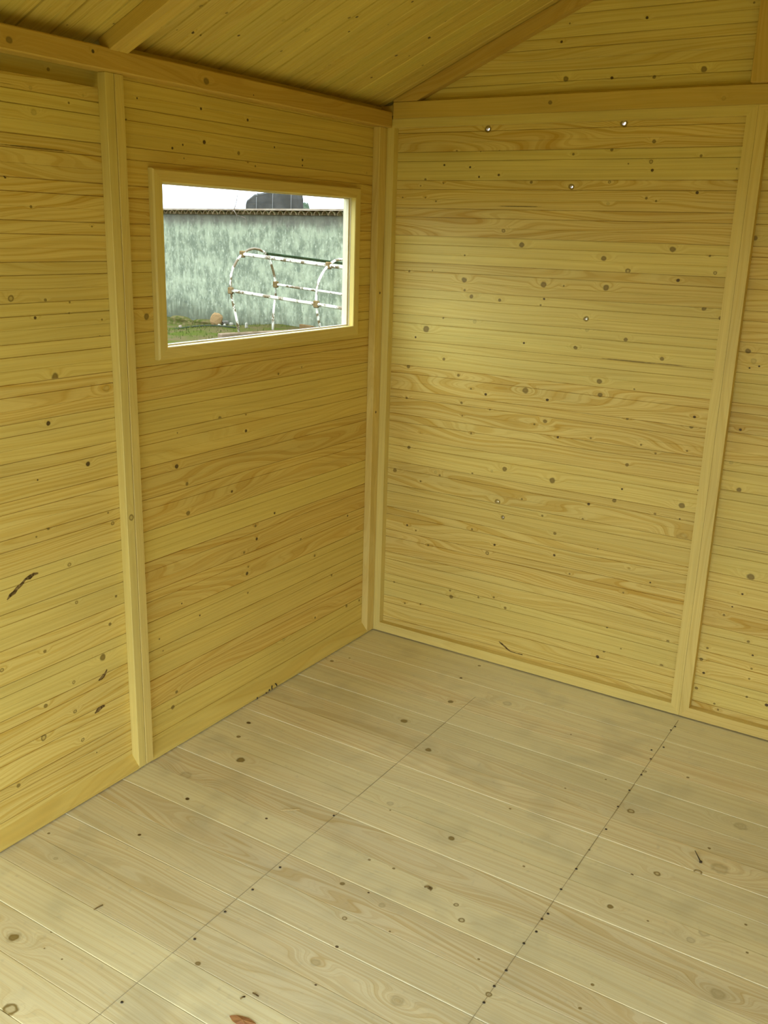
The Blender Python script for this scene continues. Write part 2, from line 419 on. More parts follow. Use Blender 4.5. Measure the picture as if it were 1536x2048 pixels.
def clip_bm(bm, co, no):
    """keep the side the normal points away from, capped"""
    g = list(bm.verts) + list(bm.edges) + list(bm.faces)
    r = bmesh.ops.bisect_plane(bm, geom=g, plane_co=co, plane_no=no, clear_outer=True)
    es = [e for e in r['geom_cut'] if isinstance(e, bmesh.types.BMEdge)]
    if es:
        bmesh.ops.holes_fill(bm, edges=es)
    return bm


def cut_rect(bm, u0, u1, v0, v1):
    """remove the rectangle u0..u1 x v0..v1 from a board"""
    out = bpy.data.meshes.new('tmp')
    acc = bmesh.new()

    def piece(*planes):
        c = bm.copy()
        for co, no in planes:
            clip_bm(c, co, no)
        if c.faces:
            c.to_mesh(out)
            acc.from_mesh(out)
        c.free()
    piece(((u0, 0, 0), (1, 0, 0)))
    piece(((u1, 0, 0), (-1, 0, 0)))
    piece(((u0, 0, 0), (-1, 0, 0)), ((u1, 0, 0), (1, 0, 0)), ((0, v0, 0), (0, 1, 0)))
    piece(((u0, 0, 0), (-1, 0, 0)), ((u1, 0, 0), (1, 0, 0)), ((0, v1, 0), (0, -1, 0)))
    bm.free()
    bpy.data.meshes.remove(out)
    return acc


CACHE = {}


def board_mesh(L, per, lo, hi, deep=1.0, faint=True):
    key = (round(L, 4), per, round(lo, 4), round(hi, 4), deep, faint)
    if key not in CACHE:
        bm = extrude_bm(board_prof(per, deep, faint), 0, L)
        if lo > 0.0001:
            clip_bm(bm, (0, lo, 0), (0, -1, 0))
        if hi < per + 0.004:
            clip_bm(bm, (0, hi, 0), (0, 1, 0))
        m = bpy.data.meshes.new('cladding_board')
        bm.normal_update()
        bm.to_mesh(m)
        bm.free()
        m.materials.append(None)
        CACHE[key] = m
    return CACHE[key]


KN = {'L': KN_L, 'R': KN_R, 'C': KN_C, 'F': KN_F}


def random_knots(L, per, n, rng):
    return [(rng.uniform(0.03, L - 0.03), rng.uniform(0.01, per - 0.01), rng.choice((1, 1, 2, 3)) + rng.uniform(0.0025, 0.007)) for _ in range(n)]


def panel(wall, surf, a0, a1, aline, per, zlo, zhi, style, rect=None, holes=(), deep=1.0, extra=True):
    """horizontal cladding of one wall panel; aline = z of one board joint"""
    k = math.floor((zlo - aline) / per)
    z = aline + k * per
    rng = random.Random(int(a0 * 1000) + 5)
    L = a1 - a0
    while z < zhi - 0.002:
        lo, hi = max(0.0, zlo - z), min(per + 0.0045, zhi - z)
        me = board_mesh(L, per, lo, hi, deep)
        ks = []
        for (p, q, r) in KN[surf]:
            if a0 < p < a1 and z <= q < z + per:
                ks.append((p - a0, q - z, r))
        if not ks and extra:
            ks = random_knots(L, per, rng.randint(0, 2), rng)
        hh = [(p - a0, q - z, r) for (p, q, r) in holes if a0 < p < a1 and z <= q < z + per]
        cut = rect and z < rect[3] and z + per > rect[2]
        if cut or hh:
            bm = bmesh.new()
            bm.from_mesh(me)
            if cut:
                bm = cut_rect(bm, rect[0] - a0, rect[1] - a0, rect[2] - z, rect[3] - z)
            me = bpy.data.meshes.new('cladding_board')
            bm.to_mesh(me)
            bm.free()
            me.materials.append(None)
            if hh:
                me = drill(me, hh)
        if surf == 'L':
            mw = frame((-T, a0, z), (0, 1, 0), (0, 0, 1))
        else:
            mw = frame((a0, T, z), (1, 0, 0), (0, 0, 1))
        o = put('cladding_board', me, None, wall, mw)
        set_knots(o, ks + [(p, q, 3 + r * 2.0) for p, q, r in hh], style)
        z += per


def drill(me, holes):
    """cut real knot holes through a board"""
    o = bpy.data.objects.new('tmp_board', me)
    COL.objects.link(o)
    tmp = []
    for (u, v, r) in holes:
        bm = bmesh.new()
        bmesh.ops.create_cone(bm, cap_ends=True, segments=12, radius1=r, radius2=r * 1.15, depth=0.08,
                              matrix=Matrix.Translation((u, v, -0.008)))
        cm = bpy.data.meshes.new('tmp_cut')
        bm.to_mesh(cm)
        bm.free()
        c = bpy.data.objects.new('tmp_cut', cm)
        COL.objects.link(c)
        md = o.modifiers.new('b', 'BOOLEAN')
        md.operation = 'DIFFERENCE'
        md.solver = 'EXACT'
        md.object = c
        tmp.append(c)
    dg = bpy.context.evaluated_depsgraph_get()
    new = bpy.data.meshes.new_from_object(o.evaluated_get(dg))
    for c in tmp + [o]:
        bpy.data.objects.remove(c)
    return new


def stick(name, parent, mw, L, w, d, style='stud', bev=0.0015, ks=(), m0=None, m1=None):
    """timber: local x 0..L along the grain, y 0..w across, z -d..0 (0 = face)"""
    if m0 or m1:
        bm = extrude_bm([(0, 0), (w, 0), (w, -d), (0, -d)], 0, L, None, m0, m1)
    else:
        bm = box_bm(0, L, 0, w, -d, 0, None, bev)
    o = put(name, bm, None, parent, mw)
    set_knots(o, list(ks), style)
    return o


# ------------------------------------------------------------------ floor
dark_gap = plain('dark_underfloor', (0.05, 0.035, 0.015), 0.9)
floor = tag(put('floor', box_bm(-0.044, W + 0.044, -D - 0.044, 0.044, -0.09, -0.023), dark_gap),
            'pale spruce plank floor of the shed', 'floor', kind='structure')
FJ = [-0.03, .095, .19, .285, .385, .497, .60, .703, .806, .91, 1.02, 1.118, 1.23, 1.34, 1.438, 1.547, 1.655, 1.762, 1.868, 1.97]
while FJ[-1] < D - 0.05:
    FJ.append(FJ[-1] + 0.1045)
rng = random.Random(3)
for i in range(len(FJ) - 1):
    y1, y0 = -FJ[i], -FJ[i + 1]
    w = y1 - y0
    L = W + 0.03
    rise = rng.uniform(-0.0008, 0.0008)
    bm = extrude_bm([(0.0003, -0.02), (w - 0.0003, -0.02), (w - 0.0003, -0.0014), (w - 0.0016, 0), (0.0016, 0), (0.0003, -0.0014)], 0, L)
    o = put('floor_board', bm, None, floor, frame((-0.015, y0, -0.001 + rise), (1, 0, 0), (0, 1, 0)))
    ks = [(p + 0.015, q - y0, r) for p, q, r in KN_F if y0 <= q < y1]
    set_knots(o, ks, 'floor')
# nail heads along the two joist lines, and the pencil lines that mark the joists
steel = plain('dark_nail_steel', (0.07, 0.055, 0.03), 0.5, 0.6)
nb = bmesh.new()
bmesh.ops.create_cone(nb, cap_ends=True, segments=8, radius1=0.0034, radius2=0.0026, depth=0.0012)
nail_me = bpy.data.meshes.new('nail_head')
nb.to_mesh(nail_me)
nb.free()
nail_me.materials.append(steel)
NAILS = [(1.2514, -.08), (1.2459, -.1112), (1.2585, -.2356), (1.2311, -.275), (1.2457, -.3297), (1.2495, -.4368), (1.2466, -.5403),
         (1.2463, -.6404), (1.2548, -.7641), (1.2491, -.9722), (1.2468, -1.069), (1.2544, -1.17), (1.2497, -1.1957), (1.2557, -1.2425),
         (1.2473, -1.2938), (1.2489, -1.3925), (1.2471, -1.4485), (1.2489, -1.5019), (0.6053, -1.1373), (0.621, -1.3963), (0.6185, -1.5009),
         (0.6155, -1.5976), (0.6188, -1.7046), (0.6211, -1.9244)]
for x, y in NAILS:
    put('nail_head', nail_me, None, floor, Matrix.Translation((x, y, 0.0007)))
pencil = plain('pencil_graphite', (0.44, 0.37, 0.19), 0.8)
for x, y0, y1 in ((0.608, -2.1, -0.28), (1.2475, -1.62, -0.03)):
    bm = bmesh.new()
    n = 24
    for k in range(n):
        a, b = y0 + (y1 - y0) * k / n, y0 + (y1 - y0) * (k + 1) / n
        box_bm(x - 0.0004, x + 0.0004, a, b, -0.0012, 0.00025, bm)
    put('pencil_line', bm, pencil, floor)

# ------------------------------------------------------------------ left wall (x = 0)
wl = tag(empty('wall_left'), 'left spruce board wall with the small window', 'wall', kind='structure')
rough = (WIN[0] - 0.015, WIN[1] + 0.012, WIN[2] - 0.015, WIN[3] + 0.015)
AL = 1.5533
PL = 0.09334
KN_L += [(-1.47, 1.7138, 4.10), (-1.54, 1.8415, 4.02)]
KN_R += [(0.51, 1.6475, 4.075), (1.17, 0.350, 4.035), (0.93, 1.175, 4.09), (1.06, 1.176, 4.06), (1.393, 0.623, 4.05)]
panel(wl, 'L', -1.25, T, AL, PL, 0.0, 1.9705, 'far', rough, deep=0.75)
panel(wl, 'L', -2.49, -1.25, AL, PL, 0.0, 1.866, 'wall')
panel(wl, 'L', -D, -2.49, AL, PL, 0.0, 1.866, 'wall')


def stud_l(y0, y1, z0=0.004, z1=1.902, ks=()):
    return stick('stud', wl, frame((0, y1, z0), (0, 0, 1), (0, -1, 0)), z1 - z0, y1 - y0, T, 'stud', 0.0015, ks)


stud_l(-0.047, 0.0, ks=[(0.895, 0.025, 2.004), (1.335, 0.02, 2.004)])
stud_l(-1.249, -1.220)
stud_l(-1.279, -1.2505, ks=[(0.775, 0.012, 3.008)])
stud_l(-2.489, -2.461)
stud_l(-2.519, -2.4905)
stud_l(-D, -D + 0.045)
for y0, y1 in ((-1.220, -0.047), (-2.461, -1.279), (-D + 0.045, -2.519)):
    bm = extrude_bm([(0.004, 0), (0.012, 0), (0.044, -T), (0.004, -T)], 0, y1 - y0)     # bevelled sill strip
    o = put('bottom_rail', bm, None, wl, frame((0, y0, 0), (0, 1, 0), (0, 0, 1)))
    set_knots(o, [], 'far')
for y0, y1 in ((-2.4895, -1.2505), (-D, -2.4905)):      # recessed board closing the gap above the two nearer panels
    o = put('top_board', box_bm(0, y1 - y0, 0, 0.125, -BT, 0), None, wl, frame((-T - BT - 0.012, y0, 1.83), (0, 1, 0), (0, 0, 1)))
    set_knots(o, [(1.09, 0.062, 1.004)], 'wall')
stick('wall_plate', wl, frame((0.020, -D, 1.902), (0, 1, 0), (0, 0, 1)), D - 0.0005, 0.051, 0.048, 'beam', 0.003,
      [(D - 1.56, 0.020, 1.007), (D - 1.33, 0.034, 2.004), (D - 0.945, 0.022, 1.009), (D - 0.75, 0.012, 2.002)])
bark = plain('bark_brown', (0.30, 0.20, 0.06), 0.9, scale=120, col2=(0.07, 0.04, 0.012))


def sliver(parent, mw_fn, pts, w, name='bark_pocket'):
    """thin irregular bark inclusion along a polyline lying on a board face"""
    bm = bmesh.new()
    top, bot = [], []
    n = len(pts)
    for i, (a, b) in enumerate(pts):
        p0, p1 = pts[max(i - 1, 0)], pts[min(i + 1, n - 1)]
        dx, dz = p1[0] - p0[0], p1[1] - p0[1]
        l = math.hypot(dx, dz) or 1
        ww = w * (0.25 + 0.75 * math.sin(math.pi * (i + 0.5) / n)) * (0.55 + 0.9 * ((i * 7919) % 5) / 4)
        top.append((a - dz / l * ww, b + dx / l * ww))
        bot.append((a + dz / l * ww, b - dx / l * ww))
    poly = top + bot[::-1]
    lo = [bm.verts.new(mw_fn(a, b, -0.001)) for a, b in poly]
    hi = [bm.verts.new(mw_fn(a, b, 0.0006)) for a, b in poly]
    m = len(poly)
    for i in range(n - 1):
        bm.faces.new((hi[i], hi[i + 1], hi[m - 2 - i], hi[m - 1 - i]))
    for i in range(m):
        j = (i + 1) % m
        bm.faces.new((lo[i], lo[j], hi[j], hi[i]))
    bmesh.ops.recalc_face_normals(bm, faces=bm.faces)
    return put(name, bm, bark, parent)


onL = lambda a, b, h: (-T + h, a, b)
onR = lambda a, b, h: (a, T - h, b)
sliver(wl, onL, [(-1.652, .655), (-1.642, .664), (-1.630, .668), (-1.6213, .676), (-1.608, .682), (-1.5948, .6925), (-1.582, .694), (-1.5689, .6985), (-1.556, .697)], 0.0050)
sliver(wl, onL, [(-1.386, .328), (-1.376, .331), (-1.3686, .3345), (-1.361, .340), (-1.3545, .3495)], 0.0042)
sliver(wl, onL, [(-1.406, .235), (-1.396, .239), (-1.3873, .242), (-1.377, .244), (-1.3688, .2425)], 0.0048)

# ------------------------------------------------------------------ back gable wall (y = 0)
wb = tag(empty('wall_back'), 'spruce board gable wall at the far end with bright knot holes', 'wall', kind='structure')
AR, PR = 1.8225, 0.0928
HOLES = [(.3775, 1.8914, .0052), (.8419, 1.8953, .0052), (.6878, 1.7099, .0042), (.7758, 1.2985, .0042), (.5016, .6234, .0046), (.5270, .5692, .0036)]
panel(wb, 'R', -0.044, 1.24, AR, PR, 0.0, 1.94, 'wall', None, HOLES)
panel(wb, 'R', 1.24, W + 0.044, AR, PR, 0.0, 1.94, 'wall')
# gable triangle boards, ends cut along the roof slope
z = 1.940
PG = 0.0955
GA = 2.150
z = GA - 3 * PG
rng = random.Random(11)
while z < 2.50:
    lo = max(0.0, 1.9405 - z)
    x0 = (z - RZ) / RS - 0.004
    L = W - 2 * x0
    x0c = max(x0, -0.03)
    Lc = W - 2 * x0c
    if Lc < 0.1:
        break
    clampx = (lambda x0_, xc: (lambda y, q: max(x0_ + y / RS, xc) - xc))(x0, x0c)
    bm = extrude_bm(board_prof(PG), 0, Lc, None, clampx, lambda y, q, c=clampx: -c(y, q))
    if lo > 0:
        clip_bm(bm, (0, lo, 0), (0, -1, 0))
    o = put('gable_board', bm, None, wb, frame((x0c, T, z), (1, 0, 0), (0, 0, 1)))
    set_knots(o, [(p - x0c, q - z, r) for p, q, r in KN_R if z <= q < z + PG and q > 1.985], 'wall')
    z += PG


def mitre(s):
    return lambda y, q: s * y


# mitred frame of each panel: bottom rail, top rail, two studs
SW = 0.030
for x0, x1 in ((0.0, 1.2397), (1.2403, W)):
    L = x1 - x0
    wlft = 0.029 if x0 == 0 else SW
    stick('bottom_rail', wb, frame((x0, 0, 0.004), (1, 0, 0), (0, 0, 1)), L, 0.036, T, 'stud', m0=lambda y, q, k=wlft / .036: k * y, m1=lambda y, q: -SW / .036 * y)
    stick('top_rail', wb, frame((x1, 0, 1.930), (-1, 0, 0), (0, 0, -1)), L, 0.028, T, 'stud', m0=lambda y, q: SW / .028 * y, m1=lambda y, q, k=wlft / .028: -k * y)
    stick('stud', wb, frame((x0, 0, 1.930), (0, 0, -1), (1, 0, 0)), 1.926, wlft, T, 'stud', m0=lambda y, q, k=.028 / wlft: k * y, m1=lambda y, q, k=.036 / wlft: -k * y)
    stick('stud', wb, frame((x1, 0, 0.004), (0, 0, 1), (-1, 0, 0)), 1.926, SW, T, 'stud', m0=lambda y, q: .036 / SW * y, m1=lambda y, q: -.028 / SW * y)
stick('corner_post', wb, frame((-0.0005, 0.0005, 0), (0, 0, 1), (-1, 0, 0)), 1.93, 0.027, T - 0.001, 'stud')
o = put('corner_leak_plug', box_bm(-0.043, 0.0195, 0.002, 0.0435, 1.9406, 1.9735), None, wb)  # added block that plugs a light leak at the top of the corner
set_knots(o, [], 'beam')
stick('tie_beam', wb, frame((0.0205, -0.001, 1.9305), (1, 0, 0), (0, 0, 1)), W - 0.041, 0.0545, T, 'beam', 0.002,
      [(0.585, 0.030, 1.006), (1.12, 0.02, 0.006)])
stick('gable_post', wb, frame((1.215, -0.002, 1.9855), (0, 0, 1), (1, 0, 0)), 0.46, 0.055, T, 'beam')
# gable rafters: two sloping battens under the roof boards
sl = math.sqrt(1 + RS * RS)
for sgn in (1, -1):
    th = 0.046
    zt = lambda x: RZ + RS * x - 0.001
    xk = (1.9858 + th - RZ + 0.001) / RS
    xe = 1.24 - 0.0005
    prof = [(0.022, min(1.9858, zt(0.022) - 0.002)), (xk, 1.9858), (xe, zt(xe) - th), (xe, zt(xe)), (0.022, zt(0.022))]
    bm = bmesh.new()
    va = [bm.verts.new((x if sgn > 0 else W - x, -0.002, q)) for x, q in prof]
    vb = [bm.verts.new((x if sgn > 0 else W - x, T - 0.001, q)) for x, q in prof]
    bm.faces.new(va)
    bm.faces.new(vb[::-1])
    for i in range(5):
        j = (i + 1) % 5
        bm.faces.new((va[i], va[j], vb[j], vb[i]))
    bmesh.ops.recalc_face_normals(bm, faces=bm.faces)
    xs = (0.022,) if sgn > 0 else (W - 0.022,)
    ex = Vector((sgn, 0, RS)).normalized()
    mw = frame((xs[0], 0, 1.99), ex, (0, 1, 0))
    bm.transform(mw.inverted())
    o = put('gable_rafter', bm, None, wb, mw)
    set_knots(o, [], 'beam')
sliver(wb, onR, [(.545, .083), (.5526, .078), (.565, .072), (.580, .062), (.596, .0545), (.62, .0535), (.645, .0545)], 0.0028)

# ------------------------------------------------------------------ walls behind the camera
wr = tag(empty('wall_right'), 'right spruce board wall behind the viewer', 'wall', kind='structure')
for (a, b, c, d) in ((SIDE[1], 0.0, 0, 1.962), (-D, SIDE[0], 0, 1.962), (SIDE[0], SIDE[1], SIDE[2], 1.962)):
    o = put('cladding', box_bm(0, b - a, 0, d - c, 0, BT), None, wr, frame((W + T, b, c), (0, -1, 0), (0, 0, 1)) @ Matrix.Translation((0, 0, -BT)))
    set_knots(o, [], 'wall')
for y in (0, -1.235, -2.475, SIDE[1] + 0.0305, SIDE[0], ):
    stick('stud', wr, frame((W, y, 0), (0, 0, 1), (0, -1, 0)) @ Matrix.Rotation(math.pi, 4, 'X') @ Matrix.Translation((0, -0.03, 0)), 1.90, 0.03, T)
stick('wall_plate', wr, frame((W - 0.02, 0, 1.902), (0, -1, 0), (0, 0, 1)), D, 0.051, 0.048, 'beam')
wf = tag(empty('wall_front'), 'front gable wall with the open doorway behind the viewer', 'wall', kind='structure')
for (a, b, c, d) in ((-0.044, DOOR[0], 0, 1.94), (DOOR[1], W + 0.044, 0, 1.94), (DOOR[0], DOOR[1], DOOR[2], 1.94)):
    o = put('cladding', box_bm(0, b - a, 0, d - c, -BT, 0), None, wf, frame((b, -D - T, c), (-1, 0, 0), (0, 0, 1)))
    set_knots(o, [], 'wall')
bm = bmesh.new()
tri = [(-0.044, 1.94), (W + 0.044, 1.94), (W / 2, RZ + RS * W / 2)]
va = [bm.verts.new((x, 0, z)) for x, z in tri]
vb = [bm.verts.new((x, -BT, z)) for x, z in tri]
bm.faces.new(va[::-1])
bm.faces.new(vb)
for i in range(3):
    bm.faces.new((va[i], va[(i + 1) % 3], vb[(i + 1) % 3], vb[i]))
bmesh.ops.recalc_face_normals(bm, faces=bm.faces)
bm.transform(Matrix.Translation((0, -D - T, 0)))
o = put('gable_cladding', bm, None, wf)
set_knots(o, [], 'wall')

# ------------------------------------------------------------------ roof underside
ce = tag(empty('ceiling'), 'sloping roof of spruce boards over the window wall', 'ceiling', kind='structure')
ex = Vector((1, 0, RS)).normalized()
X0 = -0.16
yj = -0.498
y = yj + PER * 8
SL = (W / 2 - X0) * sl
while y > -D - 0.10:
    me = board_mesh(SL, PER, 0.0, PER + 0.0045, 2.5)
    o = put('roof_board', me, None, ce, frame((X0, y, RZ + RS * X0), ex, (0, -1, 0)))
    set_knots(o, [((p - X0) * sl, y - q, r) for p, q, r in KN_C if y - PER <= q < y], 'ceil')
    y -= PER
nz = Vector((RS, 0, -1)).normalized()     # down into the room
for yc in (-1.2495, -1.280, -2.4895, -2.520, -D + 0.002):
    # battens under the roof boards at each roof panel edge
    st = Vector((0.0, yc, RZ)) + nz * 0.040 + ex * -0.020
    stick('rafter', ce, frame(st, ex, (0, -1, 0)) @ Matrix.Translation((0, -0.0300, 0)), SL - 0.17, 0.0295, 0.0395, 'beam', 0.0015,
          [(0.06, 0.018, 4.006)] if yc == -1.2495 else ())
cr = tag(empty('ceiling_right'), 'other roof slope of spruce boards beyond the ridge', 'ceiling', kind='structure')
o = put('roof_boarding', box_bm(0, SL, 0, D + 0.24, -BT, 0), None, cr,
        frame((W - X0, 0.12, RZ + RS * X0), (-ex.x, 0, ex.z), (0, -1, 0)) @ Matrix.Rotation(math.pi, 4, 'X') @ Matrix.Translation((0, -D - 0.24, BT)))
set_knots(o, [], 'ceil')

# ------------------------------------------------------------------ window
w1 = tag(empty('window_1', (-T, (WIN[0] + WIN[1]) / 2, WIN[2])), 'small wide window with a plain mitred spruce frame', 'window', kind='structure')
wi = Matrix.Translation(-w1.location)
CW = 0.034
y0, y1, z0, z1 = WIN
CX = -0.009
for o0, exx, eyy, L, in (((CX, y0 - CW, z0 - CW), (0, 1, 0), (0, 0, 1), y1 - y0 + 2 * CW),
                         ((CX, y1 + CW, z1 + CW), (0, -1, 0), (0, 0, -1), y1 - y0 + 2 * CW),
                         ((CX, y0 - CW, z1 + CW), (0, 0, -1), (0, 1, 0), z1 - z0 + 2 * CW),
                         ((CX, y1 + CW, z0 - CW), (0, 0, 1), (0, -1, 0), z1 - z0 + 2 * CW)):
    bm = extrude_bm([(0, -0.004), (0.004, 0), (CW - 0.002, 0), (CW, -0.002), (CW, -0.0185), (0, -0.0185)], 0, L, None, lambda y, q: y, lambda y, q: -y)
    o = put('casing', bm, None, w1, wi @ frame(o0, exx, eyy))
    set_knots(o, [], 'stud')
pale = plain('raw_pale_spruce', (0.80, 0.70, 0.42), 0.55, var=0.10, scale=20)
for nm, (a, b, c, d) in (('jamb', (y0 - 0.013, y0, z0 - 0.013, z1 + 0.013)), ('jamb', (y1, y1 + 0.010, z0 - 0.013, z1 + 0.013)),
                         ('sill', (y0, y1, z0 - 0.013, z0)), ('head', (y0, y1, z1, z1 + 0.013))):
    put(nm, box_bm(-0.060, -0.0285, a, b, c, d), pale, w1, wi)
# glazing bar frame (thin sash) set in front of the pane, leaving a narrow dark gap behind the casing
SB = 0.007
for (a, b, c, d) in ((y0, y0 + SB, z0, z1), (y1 - SB, y1, z0, z1), (y0 + SB, y1 - SB, z0, z0 + 0.004), (y0 + SB, y1 - SB, z1 - 0.004, z1)):
    put('glazing_bead', box_bm(-0.044, -0.034, a + 0.0002, b - 0.0002, c + 0.0002, d - 0.0002), pale, w1, wi)
gm = bpy.data.materials.new('clear_glass')
gm.use_nodes = True
nt = gm.node_tree
nt.nodes.remove(nt.nodes['Principled BSDF'])
tr = nd(nt, 'ShaderNodeBsdfTransparent')
tr.inputs[0].default_value = (0.96, 0.98, 0.96, 1)
gl = nd(nt, 'ShaderNodeBsdfGlossy')
gl.inputs['Roughness'].default_value = 0.02
mx = nd(nt, 'ShaderNodeMixShader')
mx.inputs[0].default_value = 0.05
nt.links.new(tr.outputs[0], mx.inputs[1])
nt.links.new(gl.outputs[0], mx.inputs[2])
nt.links.new(mx.outputs[0], nt.nodes['Material Output'].inputs[0])
put('pane', box_bm(-0.0475, -0.0445, y0 + 0.001, y1 - 0.001, z0 + 0.001, z1 - 0.001), gm, w1, wi)

# ------------------------------------------------------------------ outside: ground
WA = Vector((-12.8, 11.9, 0))
WD = Vector((0.9512, -0.3085, 0))       # along the garden wall
WN = Vector((-0.3085, -0.9512, 0))      # its face, towards the shed


def sstep(a, b, x):
    t = min(1, max(0, (x - a) / (b - a)))
    return t * t * (3 - 2 * t)


def ground_z(x, y):
    p = Vector((x, y, 0)) - WA
    al, fr_ = p.dot(WD), p.dot(WN)
    near = 1 - sstep(1.0, 5.0, abs(fr_))
    side = sstep(2.2, 4.2, al)
    return -0.20 + near * (-0.12 * (1 - side) + 0.11 * side) + 0.012 * math.sin(3.1 * x) * math.cos(2.3 * y + x)


def axis(lo, hi, f0, f1, fine, coarse):
    out, v = [], lo
    while v < hi:
        out.append(v)
        v += fine if f0 <= v < f1 else coarse
    return out + [hi]


xs = axis(-60, 40, -14, -4, 0.4, 5.0)
ys = axis(-40, 60, 6, 13, 0.4, 5.0)
bm = bmesh.new()
gv = [[bm.verts.new((x, y, ground_z(x, y))) for y in ys] for x in xs]
for i in range(len(xs) - 1):
    for j in range(len(ys) - 1):
        bm.faces.new((gv[i][j], gv[i + 1][j], gv[i + 1][j + 1], gv[i][j + 1]))
gmat = plain('mossy_soil', (0.040, 0.050, 0.008), 0.9, scale=3.0, col2=(0.066, 0.050, 0.020))
tag(put('ground', bm, gmat), 'mossy green and brown ground of the yard outside', 'ground', kind='structure')

# ------------------------------------------------------------------ garden wall with a row of coping tiles
pm = bpy.data.materials.new('mottled_plaster')
pm.use_nodes = True
nt = pm.node_tree
bs = nt.nodes['Principled BSDF']
bs.inputs['Roughness'].default_value = 0.9
bs.inputs['Specular IOR Level'].default_value = 0.1
tc = nd(nt, 'ShaderNodeTexCoord')
sp = nd(nt, 'ShaderNodeSeparateXYZ')
nt.links.new(tc.outputs['Object'], sp.inputs[0])
X, _, Z = sp.outputs
n1 = noise(nt, comb(nt, math_(nt, 'MULTIPLY', X, 1.5), 0.0, math_(nt, 'MULTIPLY', Z, 1.2)), 2.2, 8.0, 0.72)
n2 = noise(nt, comb(nt, math_(nt, 'MULTIPLY', X, 1.5), 3.0, Z), 9.0, 6.0, 0.75)
n3 = noise(nt, comb(nt, math_(nt, 'MULTIPLY', X, 5.0), 7.0, math_(nt, 'MULTIPLY', Z, 0.6)), 2.0, 3.0, 0.6)
c = mixc(nt, smooth(nt, n1, 0.40, 0.60), (0.112, 0.126, 0.075), (0.250, 0.262, 0.153))
c = mixc(nt, smooth(nt, n2, 0.52, 0.64, 0.0, 0.85), c, (0.37, 0.37, 0.23))
c = mixc(nt, smooth(nt, n2, 0.44, 0.30, 0.0, 0.75), c, (0.10, 0.105, 0.06))
foot = math_(nt, 'ADD', Z, math_(nt, 'MULTIPLY', n3, -0.7))
c = mixc(nt, smooth(nt, foot, 0.42, -0.15, 0.0, 0.85), c, (0.05, 0.055, 0.03))      # damp moss stain at the foot
head = math_(nt, 'ADD', Z, math_(nt, 'MULTIPLY', n3, 0.35))
c = mixc(nt, smooth(nt, head, 2.20, 2.36, 0.0, 0.7), c, (0.09, 0.075, 0.055))         # run-off stains under the tiles
nt.links.new(c, bs.inputs['Base Color'])
gw = empty('garden_wall', WA - Vector((0, 0, 0.5)))
gw.rotation_euler = (0, 0, math.atan2(WD.y, WD.x))
tag(gw, 'tall garden wall of mottled pale green plaster seen through the window', 'wall')
HT = 2.285                                   # top of plaster above the root
put('plaster_body', box_bm(-6, 14, 0.0, 0.30, 0.0, HT), pm, gw)
clay = plain('weathered_clay_tile', (0.22, 0.14, 0.075), 0.85, scale=9, col2=(0.09, 0.08, 0.03))
shade_clay = plain('shaded_clay', (0.04, 0.045, 0.018), 0.95, scale=9, col2=(0.09, 0.07, 0.04))  # dark tone paints in the shade below the coping tiles
# under-tiles: half-round clay tiles laid across the wall, one by one
bm = bmesh.new()
n = 8
ri, ro = 0.072, 0.088
ring = []
for yy in (-0.11, 0.40):
    ring.append([[bm.verts.new((-math.cos(math.pi * k / n) * r_, yy, math.sin(math.pi * k / n) * r_ * 0.80)) for k in range(n + 1)] for r_ in (ri, ro)])
for k in range(n):
    bm.faces.new((ring[0][1][k], ring[0][1][k + 1], ring[1][1][k + 1], ring[1][1][k]))
    bm.faces.new((ring[0][0][k + 1], ring[0][0][k], ring[1][0][k], ring[1][0][k + 1]))
    for e in (0, 1):
        bm.faces.new((ring[e][0][k], ring[e][0][k + 1], ring[e][1][k + 1], ring[e][1][k]))
bmesh.ops.recalc_face_normals(bm, faces=bm.faces)
tile_me = bpy.data.meshes.new('coping_tile')
bm.to_mesh(tile_me)
bm.free()
tile_me.materials.append(clay)
put('tile_bed', box_bm(-6, 14, -0.02, 0.32, HT, HT + 0.045), shade_clay, gw)
rng = random.Random(5)
TP = 0.215
for i in range(-12, 50):
    o = put('coping_tile', tile_me, None, gw, Matrix.Translation((i * TP + rng.uniform(-.008, .008), rng.uniform(-.015, .015), HT + 0.004 + rng.uniform(-.004, .004))))
ridge = box_bm(-6, 14, -0.135, 0.42, HT + 0.074, HT + 0.104)
cap = plain('pale_mortar_cap', (0.30, 0.235, 0.15), 0.9, scale=6, col2=(0.22, 0.16, 0.10))
put('mortar_cap', ridge, cap, gw)

# ------------------------------------------------------------------ rusty hoop frame in the yard
rp = bpy.data.materials.new('flaking_white_paint_on_rust')
rp.use_nodes = True
nt = rp.node_tree
bs = nt.nodes['Principled BSDF']
bs.inputs['Roughness'].default_value = 0.6
gp = nd(nt, 'ShaderNodeNewGeometry')
nn = noise(nt, gp.outputs['Position'], 5.0, 4.0, 0.7)
c = mixc(nt, smooth(nt, nn, 0.46, 0.54), (0.62, 0.58, 0.42), (0.11, 0.07, 0.02))
nt.links.new(c, bs.inputs['Base Color'])
rust = plain('brown_rust', (0.10, 0.06, 0.02), 0.85, scale=10, col2=(0.17, 0.11, 0.045))
green = plain('dark_green_paint', (0.015, 0.03, 0.012), 0.8, var=0.4)
F1 = Vector((-8.0176, 8.5267, 0.0))
HD = (Vector((-7.8825, 9.2026, 0.0)) - F1).normalized()
OFF = Vector((1.6497, -0.0288, -0.10))
